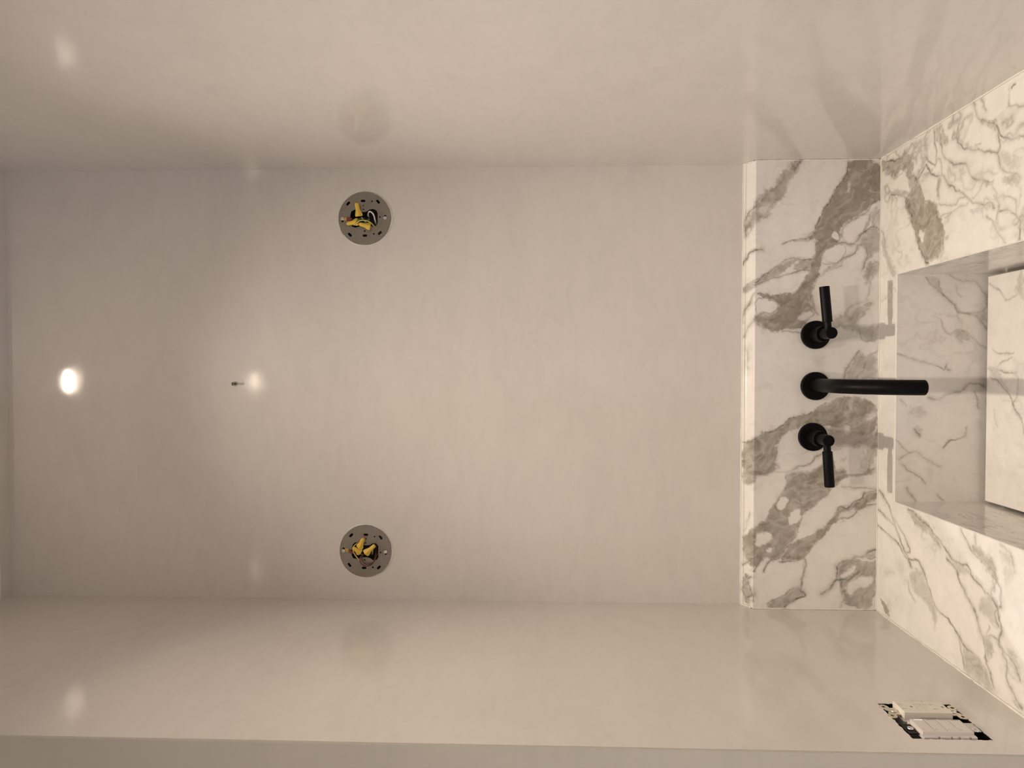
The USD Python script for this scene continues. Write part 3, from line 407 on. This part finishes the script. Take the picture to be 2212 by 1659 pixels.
for p0, p1, sd in (((XR - .001, -.003, .0008), (XR - .001, CY0, .0008), 21), ((XL + .001, -.003, .0008), (XL + .001, CY0, .0008), 22), ((BX0, -.0012, .0006), (BX1, -.0012, .0006), 23)):
    obj('sealant_bead', bead(p0, p1, .0011 if sd == 23 else .0015, 60, sd), 'sealant', top, True)
# loose stone cover over the slot drain, a little short of the basin walls
dc = thing('drain_cover', 'loose marble plate lying low in the basin over the hidden drain', 'drain cover')
RX0, RX1, RY1, RY0, e = -.2135, .2065, -.0765, -.432, .0012
pcs = []
v, f = grid((RX0 + e, RY0 + e, ZR), (RX1 - RX0 - 2 * e, 0, 0), (0, RY1 - RY0 - 2 * e, 0), cells(RX1 - RX0), cells(RY1 - RY0)); pcs.append((v, f, field('rp', v[:, :2], 61)))
o = [(RX0, RY0), (RX1, RY0), (RX1, RY1), (RX0, RY1)]; i_ = [(RX0 + e, RY0 + e), (RX1 - e, RY0 + e), (RX1 - e, RY1 - e), (RX0 + e, RY1 - e)]
for k in range(4):
    q = (k + 1) % 4
    pcs.append(quad((*o[k], ZR - e), (*o[q], ZR - e), (*i_[q], ZR), (*i_[k], ZR))); pcs.append(quad((*o[k], ZR - .014), (*o[q], ZR - .014), (*o[q], ZR - e), (*o[k], ZR - e)))
pcs.append(quad(*[(*c, ZR - .014) for c in o[::-1]]))
m, A = slab(pcs); obj('plate', m, 'marble', dc, attr=A)
for x in (RX0 + .03, RX1 - .03):
    for y in (RY0 + .03, RY1 - .03):
        obj('foot', bx(x - .012, x + .012, y - .012, y + .012, ZF, ZR - .014), 'matte_black', dc)

# ---------------------------------------------------------------- black taps on the backsplash (wall frame: a down, b left, h out)
def back_frame(x, z, y): return np.array([[0, -1, 0, x], [0, 0, 1, y], [-1, 0, 0, z], [0, 0, 0, 1.]])
def flange(parent):
    obj('wall_flange', lathe([(0, 0), (.0280, 0), (.0280, .0072), (.0272, .0086), (.0258, .0090), (0, .0090)], 64), 'matte_black', parent, 40)
def lever_tap(x, z, side, tilt, label, out=.0655):
    t = thing('lever_tap', label, 'tap', back_frame(x, z, 0), 'black lever handles of the wall tap'); flange(t)
    obj('hub', lathe([(0, .009), (.0154, .009), (.0154, .0450), (.0146, .0458), (0, .0458)]), 'matte_black', t, 40)
    obj('valve_stem', lathe([(0, .0458), (.0109, .0458), (.0109, .0802), (.0103, .0812), (.0085, .0812), (.0083, .0805), (0, .0805)]), 'matte_black', t, 40)
    def rod(prof, name):
        m = lathe(prof, 40)                                            # along -z of the frame: turn it to point left (b) or right, tilted up or down
        m.apply_transform(trimesh.transformations.rotation_matrix(-side * np.pi / 2, [1, 0, 0]))
        m.apply_transform(trimesh.transformations.rotation_matrix(tilt, [0, 0, 1])); m.apply_translation([0, 0, -out])
        obj(name, m, 'matte_black', t, 40)
    rod([(0, .006), (.0067, .006), (.0067, .0215), (0, .0215)], 'lever_neck')
    rod([(0, .0212), (.0084, .0212), (.0092, .0222), (.0092, .0880), (.0086, .0889), (0, .0889)], 'lever_grip')
    return t
lever_tap(.1018, .1264, 1, math.radians(-5.6), 'black lever tap handle on the marble backsplash, pointing at the upper edge of the photo')
lever_tap(-.1015, .1299, -1, math.radians(-4.2), 'black lever tap handle on the marble backsplash, nearest to the light switch', .0705)
sp_ = thing('wall_spout', 'long matte black wall spout curving out over the basin between two lever handles', 'tap', back_frame(0, .1259, 0)); flange(sp_)
L0, RA = .085, .110
path = [(0, -.0022, -.006), (0, -.0022, -.03), (0, -.0022, -.055)] + [(RA * (1 - math.cos(t)), -.0022, -(L0 + RA * math.sin(t))) for t in np.linspace(0, math.radians(86), 13)]
e_ = np.array(path[-1]); d_ = e_ - np.array(path[-2]); d_ /= np.linalg.norm(d_)
path += [tuple(e_ + d_ * k) for k in (.006, .0075, .0085, .0092)]
obj('spout_tube', tube(path, [.0133] * (len(path) - 3) + [.0130, .0121, .0104], 40, dense=6), 'matte_black', sp_, 40)

# ---------------------------------------------------------------- two open ceiling-box plates with wiring on the back wall
def plate(x, z, label, spec):
    t = thing('junction_box_cover', label, 'electrical box', back_frame(x, z, YB), 'open electrical boxes awaiting wall lamps')
    k = .0001178
    P = lambda px, py: ((px - spec['c'][0]) * k, (py - spec['c'][1]) * k)
    disc = Point(0, 0).buffer(.0545, quad_segs=40)
    if spec.get('wob'):
        g = np.random.default_rng(spec['wob']); an = np.linspace(0, 2 * np.pi, 160, endpoint=False)
        rr = .0545 + .00045 * np.interp(an, np.linspace(0, 2 * np.pi, 23), g.normal(0, 1, 23)); disc = Polygon(np.c_[rr * np.cos(an), rr * np.sin(an)])
    holes = []
    for px, py, ang in spec['slots']:
        h = LineString([(-.0024, 0), (.0024, 0)]).buffer(.0024); holes.append(affinity.translate(affinity.rotate(h, ang, origin=(0, 0)), *P(px, py)))
    for px, py, r in spec['round']: holes.append(Point(*P(px, py)).buffer(r * k))
    holes.append(Polygon([P(*q) for q in spec['cut']]).buffer(.0028).buffer(-.0028).buffer(-.0015).buffer(.0015))
    for s in spec['screws']: holes.append(affinity.translate(LineString([(0, 0), (0, s[3] * .0042)]).buffer(.0024), *P(s[0], s[1])))
    pl = obj('cover_plate', ext(disc.difference(union_all(holes)), .0004, .0020), 'steel_plate', t)
    bxm = cut(ext(Point(0, 0).buffer(.0520), -.048, -.0008), ext(Point(0, 0).buffer(.0505), -.0465, .01)); obj('box', bxm, 'galvanised_shaded', t)
    for px, py, rz, _ in spec['screws']:
        a, b = P(px, py)
        hd = cut(lathe([(0, .0020), (.0034, .0020), (.0040, .0028), (.0034, .0041), (0, .0046)], 28), ext(union_all([sbox(-.0021, -.00045, .0021, .00045), sbox(-.00045, -.0021, .00045, .0021)]), .0030, .01))
        hd.apply_transform(trimesh.transformations.rotation_matrix(math.radians(rz), [0, 0, 1])); hd.apply_translation([a, b, 0]); obj('mounting_screw', hd, 'screw_zinc', t, 30)
    for px, py in spec['brass']:
        a, b = P(px, py); hd = cut(lathe([(0, .0020), (.0042, .0020), (.0042, .0048), (.0030, .0058), (0, .0060)], 24), ext(sbox(-.0035, -.0004, .0035, .0004), .0050, .01))
        hd.apply_translation([a, b, 0]); obj('ground_screw', hd, 'brass', t, 30)
    def pt(q): return (*P(q[0], q[1]), -q[2] / 1000)
    for pts, r, c, nm in spec['wires']: obj(nm, tube([pt(q) for q in pts], r / 1000, 10, dense=8), c, t, True)
    for tip, base, flat in spec['nuts']:
        T_, B_ = np.array(pt(tip)), np.array(pt(base)); ax = B_ - T_; L = np.linalg.norm(ax); ax /= L
        side = np.cross(ax, [0, 0, 1.]); side /= np.linalg.norm(side); up_ = np.cross(side, ax); M = np.eye(4); M[:3, 0], M[:3, 1], M[:3, 2], M[:3, 3] = side, up_, ax, T_
        cy = lambda r, z, sx=1, sy=1, hh=.0006: mf.Manifold.cylinder(hh, r, r, 20).scale([sx, sy, 1]).translate([0, 0, z])
        body = mf.Manifold.batch_hull([cy(.0034 if flat else .0026, 0), cy(.0040, .0012 if flat else .003), cy(.0045, L * .5), cy(.0051, L - .0006)])
        wing = mf.Manifold.batch_hull([cy(.0040, L * .42, 1, .30), cy(.0068, L * .74, 1, .3), cy(.0080, L - .003, 1, .3), cy(.0072, L - .0006, 1, .45)])
        nut = body + wing
        for q in range(10):
            th = q * np.pi / 5; nut = nut - mf.Manifold.cylinder(L * .45, .0005, .0005, 8).translate([.0047 * math.cos(th), .0047 * math.sin(th), L * .06])
        nut = tri(nut - cy(.0040, L - .004, hh=.01)); nut.apply_transform(M); obj('wire_connector', nut, 'yellow_plastic', t, 35)
    return t
pec = dict(c=(902, 845), wob=3,
    slots=[(876, 538, 0), (613, 583, -45), (1143, 555, 45), (640, 1130, 45), (907, 1147, 0), (1172, 1103, -45)],
    round=[(1037, 548, 14), (880, 622, 12), (884, 688, 12), (905, 1065, 14), (903, 1000, 12), (1067, 1118, 14), (1175, 825, 13)],
    cut=[(650, 780), (668, 720), (725, 692), (790, 705), (850, 735), (930, 730), (985, 695), (1050, 678), (1110, 705), (1135, 760), (1135, 930), (1105, 980), (1040, 985), (960, 955), (870, 955), (800, 990), (740, 1007), (680, 985), (652, 940)],
    screws=[(510, 852, 20, 1), (1268, 845, 40, -1)], brass=[(565, 853)],
    wires=[([(700, 870, 3), (770, 862, 5), (830, 845, 2), (900, 820, -12), (930, 790, -30)], 1.35, 'green_wire', 'ground_wire'),
           ([(605, 860, 5), (645, 863, 5.2), (688, 866, 4.6)], 2.9, 'red_sleeve', 'crimp_sleeve'),
           ([(690, 882, 3.5), (740, 878, 5), (800, 865, 2), (860, 850, -12)], 1.1, 'yellow_wire', 'ground_wire'),
           ([(955, 790, -12), (958, 760, -2), (1000, 730, 4), (1045, 755, 6), (1075, 800, 6), (1085, 850, 4), (1085, 910, -6), (1070, 950, -22)], 1.55, 'white_wire', 'white_wire'),
           ([(745, 965, 9), (800, 920, 15), (860, 898, 17), (930, 898, 17), (1000, 912, 16), (1050, 945, 9), (1080, 980, -2), (1085, 970, -14)], 1.0, 'green_wire', 'ground_wire'),
           ([(740, 975, 9), (800, 936, 15), (862, 912, 16.6), (930, 908, 17), (1004, 924, 15.6), (1050, 958, 8.6), (1078, 992, -2), (1085, 985, -14)], 1.1, 'yellow_wire', 'ground_wire'),
           ([(845, 825, 2), (870, 855, 1), (900, 890, 2), (915, 900, -4)], 1.2, 'white_wire', 'white_wire'),
           ([(1075, 975, -2), (1100, 955, -6), (1130, 930, -14)], 1.2, 'brown_wire', 'brown_wire'),
           ([(925, 850, -14), (935, 810, -20), (930, 900, -22)], 1.2, 'white_wire', 'white_wire'),
           ([(870, 780, -16), (930, 840, -22), (990, 900, -22), (1030, 940, -24)], 1.5, 'black_wire', 'black_wire')],
    nuts=[((783, 595, 11), (815, 815, 6), True), ((600, 948, 7), (800, 915, 9), False), ((826, 960, 13), (1018, 1002, 9), False)])
pec2 = dict(c=(922, 743), wob=8,
    slots=[(667, 460, -45), (931, 448, 0), (1195, 495, 52), (633, 992, 52), (895, 1042, 0), (1160, 1032, -45)],
    round=[(1087, 480, 13), (935, 525, 11), (925, 593, 12), (905, 898, 14), (1053, 1030, 14), (1190, 762, 14)],
    cut=[(680, 690), (690, 630), (735, 588), (800, 590), (860, 632), (930, 640), (1000, 632), (1050, 600), (1110, 600), (1152, 650), (1152, 850), (1120, 895), (1065, 908), (1010, 870), (950, 852), (880, 852), (820, 870), (770, 885), (700, 870), (672, 810)],
    screws=[(528, 738, 15, -1), (1283, 748, 55, 1)], brass=[(593, 722)],
    wires=[([(640, 738, 5), (675, 755, 5.2), (705, 772, 4.4)], 2.9, 'red_sleeve', 'crimp_sleeve'),
           ([(800, 600, -6), (745, 625, 2), (716, 660, 5), (712, 720, 7), (745, 800, 6), (800, 875, 5), (835, 915, 1), (842, 900, -10)], 1.15, 'yellow_wire', 'ground_wire'),
           ([(790, 605, -8), (730, 632, 1), (703, 670, 4), (702, 725, 6), (733, 806, 5), (786, 878, 4), (815, 905, -4)], .9, 'green_wire', 'ground_wire'),
           ([(930, 765, 6), (880, 800, 8), (842, 850, 10), (850, 915, 11), (900, 970, 11), (980, 988, 10), (1050, 960, 9), (1092, 890, 7), (1108, 800, 4), (1104, 730, -6), (1100, 690, -20)], .95, 'brown_wire', 'brown_wire'),
           ([(925, 770, 5), (890, 810, 6), (868, 850, 7), (880, 905, 8), (930, 958, 8), (990, 966, 8), (1060, 935, 7), (1105, 870, 4), (1138, 790, 0), (1145, 700, -10)], .95, 'brown_wire', 'brown_wire'),
           ([(1030, 740, -8), (1020, 790, -12), (995, 850, -20)], 1.3, 'white_wire', 'white_wire'),
           ([(820, 790, -2), (815, 820, -8), (830, 850, -18)], 1.3, 'white_wire', 'white_wire'),
           ([(760, 700, 2), (830, 720, -10), (900, 690, -24), (980, 700, -30)], 1.5, 'black_wire', 'black_wire')],
    nuts=[((905, 495, 12), (822, 672, 5), False), ((722, 660, 12), (835, 765, 5), False), ((1103, 622, 9), (935, 768, 9), True)])
plate(*PLATES[0], 'round steel box cover with a white wire looped among its yellow wire connectors', pec)
plate(*PLATES[1], 'round steel box cover with brown wires looping below its yellow wire connectors', pec2)
# ragged skim of fresh filler around each plate belongs to the wall
g = np.random.default_rng(12)
for (x, z), sd in zip(PLATES, (3, 8)):
    an = np.linspace(0, 2 * np.pi, 241)[:-1]; nz = meshkit.fbm(np.c_[np.cos(an) * 3 + sd, np.sin(an) * 3, an * 0], 3, sd); nz2 = meshkit.fbm(np.c_[np.cos(an) * 14 + sd, np.sin(an) * 14, an * 0], 2, sd + 1)
    ro, ri = .0558 + .0022 * np.clip(nz - .42, 0, 1) * 3 + .0004 * nz2, .0549 + .0005 * nz2
    ring = Polygon(np.c_[ro * np.cos(an), ro * np.sin(an)], [np.c_[ri * np.cos(an), ri * np.sin(an)][::-1]])
    m = ext(ring, -.0003, .0009); m.apply_transform(back_frame(x, z, YB)); obj('filler_ring', m, 'plaster_edge', wb)

# ---------------------------------------------------------------- small hook screw standing out of the back wall
ws = thing('wall_screw', 'small dark screw in a plug standing out of the bare back wall', 'screw', back_frame(*SCREW, YB))
obj('plug', cut(lathe([(0, -.030), (.0038, -.030), (.0038, 0), (.0050, 0), (.0050, .0007), (0, .0007)], 28), lathe([(0, -.02), (.0021, -.02), (.0021, .01), (0, .01)], 24)), 'grey_print', ws, 30)
obj('shank', lathe([(0, -.025), (.0017, -.025), (.0017, .0085), (0, .0085)], 20), 'chrome_dark', ws, 30)
hd = cut(lathe([(0, .0080), (.0022, .0080), (.0036, .0100), (.0034, .0112), (0, .0116)], 28), ext(union_all([sbox(-.0020, -.0004, .0020, .0004), sbox(-.0004, -.0020, .0004, .0020)]), .0100, .02))
obj('head', hd, 'chrome_dark', ws, 30)

# ---------------------------------------------------------------- outlet and keypad in the open two-gang box of the left wall
eb = thing('wall_box', 'black plastic two-gang wall box left open around outlet and keypad switch', 'wall box', ML)
obj('box', cut(ext(rrect(*mm(-53, 53, -49, 49), .004), -.066, -.0009), ext(rrect(*mm(-50.8, 50.8, -46.8, 46.8), .003), -.064, .01)), 'black_plastic', eb)
for a in (-.046, .046):
    obj('box_post', ext(sbox(a - .0025, -.004, a + .0025, .004), -.05, -.004), 'black_plastic', eb)
def strap(b, two=True):
    s = sbox(-.0495, b - .0095, .0495, b + .0095)
    for a, sg in ((-.0475, -1), (.0475, 1)):
        s = union_all([s] + [Point(a + sg * .0005, b + d).buffer(.0063) for d in (-.0125, .0125)] + [sbox(min(a, a - sg * .006), b - .0125, max(a, a - sg * .006), b + .0125)])
    hs = [Point(sg * .0480, b + d).buffer(.0024) for sg in (-1, 1) for d in (-.0125, .0125)] + [affinity.scale(Point(sg * .0490, b).buffer(.0022), 1, 1.3) for sg in (-1, 1)]
    nt = [Point(sg * .0545, b + d).buffer(.0035) for sg in (-1, 1) for d in (-.0062, .0062)]
    return s.difference(union_all(hs + nt))
def screw(a, b, h, parent, r=.0041, ang=20, m='screw_zinc'):
    hd = cut(lathe([(0, 0), (r * .8, 0), (r, .0006), (r * .92, .0014), (0, .0019)], 28), ext(union_all([sbox(-r * .6, -.0005, r * .6, .0005), sbox(-.0005, -r * .6, .0005, r * .6)]), .0009, .01))
    hd.apply_transform(trimesh.transformations.rotation_matrix(math.radians(ang), [0, 0, 1])); hd.apply_translation([a, b, -h]); obj('mounting_screw', hd, m, parent, 30)
AC = -.0011
ot = thing('outlet', 'cream double power outlet with test buttons, set in the open wall box', 'power outlet', ML)
B0 = -.0230
obj('yoke', ext(affinity.translate(strap(B0), AC / 2, 0), .0000, .0012), 'zinc_strap', ot)
body = rbox(AC - .03335, AC + .03335, B0 - .0165, B0 + .0160, -.004, .0083, .0012)
cuts = []
def hole(a, b, la, lb, r=None): cuts.append(ext(Point(a, b).buffer(r) if r else sbox(a - la / 2, b - lb / 2, a + la / 2, b + lb / 2), .0045, .02))
for a0, g_ in ((-.0274, -.015), (.0154, .028)):
    hole(AC + a0, B0 - .0064, .0064, .0016); hole(AC + a0, B0 + .0064, .0078, .0016); hole(AC + g_, B0, 0, 0, .0024)
cuts.append(ext(sbox(AC - .0098, B0 - .0078, AC + .0098, B0 + .0078), .0070, .02)); cuts.append(ext(sbox(AC + .0055, B0 - .0152, AC + .0095, B0 - .0136), .0070, .02))
obj('face', cut(body, *cuts), 'ivory_plastic', ot, 25)
obj('housing', ext(rrect(AC - .035, AC + .035, B0 - .0185, B0 + .0185, .002), -.034, -.004), 'ivory_plastic', ot)
for a0, a1 in ((-.0094, -.0003), (.0003, .0094)):
    bt = ext(rrect(AC + a0, AC + a1, B0 - .0074, B0 + .0074, .0006), .006, .0080)
    bt = cut(bt, *[ext(sbox(AC + a0 + k, B0 - .006, AC + a0 + k + .0005, B0 + .006), .0076, .02) for k in (.0025, .0058)]); obj('test_button', bt, 'ivory_plastic', ot)
for a in (-.0274, .0154):
    for d in (-.0064, .0064): obj('socket_slot', ext(sbox(AC + a - .0045, B0 + d - .0012, AC + a + .0045, B0 + d + .0012), -.0035, .0046), 'slot_dark', ot)
for a in (-.015, .028): obj('ground_hole', ext(Point(AC + a, B0).buffer(.0026), -.0035, .0046), 'slot_dark', ot)
screw(-.0408, B0, .0012, ot, ang=30); screw(.0408, B0, .0012, ot, ang=10)

kp = thing('keypad_switch', 'white light switch keypad with four numbered buttons, beside the cream outlet', 'light switch', ML)
B1 = .0230
obj('yoke', ext(sbox(-.0495, B1 - .012, .0300, B1 + .012), -.0012, .0004), 'black_plastic', kp)
obj('specification_plate', ext(sbox(.0355, B1 - .0165, .0490, B1 + .0045), -.0004, .0010), 'label_white', kp, label='white printed plate at the foot of the keypad')
skirt = ext(rrect(AC - .0348, AC + .0348, B1 - .0205, B1 + .0222, .0015), -.003, .0012)
nts = [ext(sbox(AC + a, B1 + .0200, AC + a + .004, B1 + .03), -.01, .01) for a in (-.016, .000, .010, .024)]
obj('adapter_frame', cut(skirt, *nts), 'white_plastic', kp, 25)
frame = cut(rbox(AC - .0335, AC + .0335, B1 - .0160, B1 + .0165, .0010, .0060, .0010), ext(sbox(AC - .0323, B1 - .0148, AC + .0323, B1 + .0150), .0048, .02))
obj('bezel', frame, 'white_plastic', kp, 25)
W = .0646 / 4
for k in range(4):
    a0 = AC - .0323 + k * W
    bt = rbox(a0 + .0003, a0 + W - .0003, B1 - .0146, B1 + .0148, .0040, .0063, .0005)
    b_ = obj('button', cut(bt, ext(sbox(a0 + .0030, B1 - .0138, a0 + W - .0018, B1 - .0124), .0058, .02)), 'white_plastic', kp, 25)
    obj('indicator_light', ext(sbox(a0 + .0030, B1 - .0138, a0 + W - .0018, B1 - .0124), .0050, .0061), 'led' if k == 0 else 'grey_print', kp, **({'label': 'glowing blue white indicator'} if k == 0 else {}))
    m = meshkit.text_mesh(str(k + 1), .0021, .00012)                     # reads along the wall, upright in the room
    m.apply_transform(np.array([[0, -1, 0, 0], [-1, 0, 0, 0], [0, 0, -1, 0], [0, 0, 0, 1.]])); m.apply_translation([a0 + .0038, B1 + .0128, -.00630]); obj('numeral', m, 'grey_print', kp)
screw(-.0418, B1, .0006, kp, ang=40); screw(.0412, B1 + .0040, .0010, kp, ang=15)
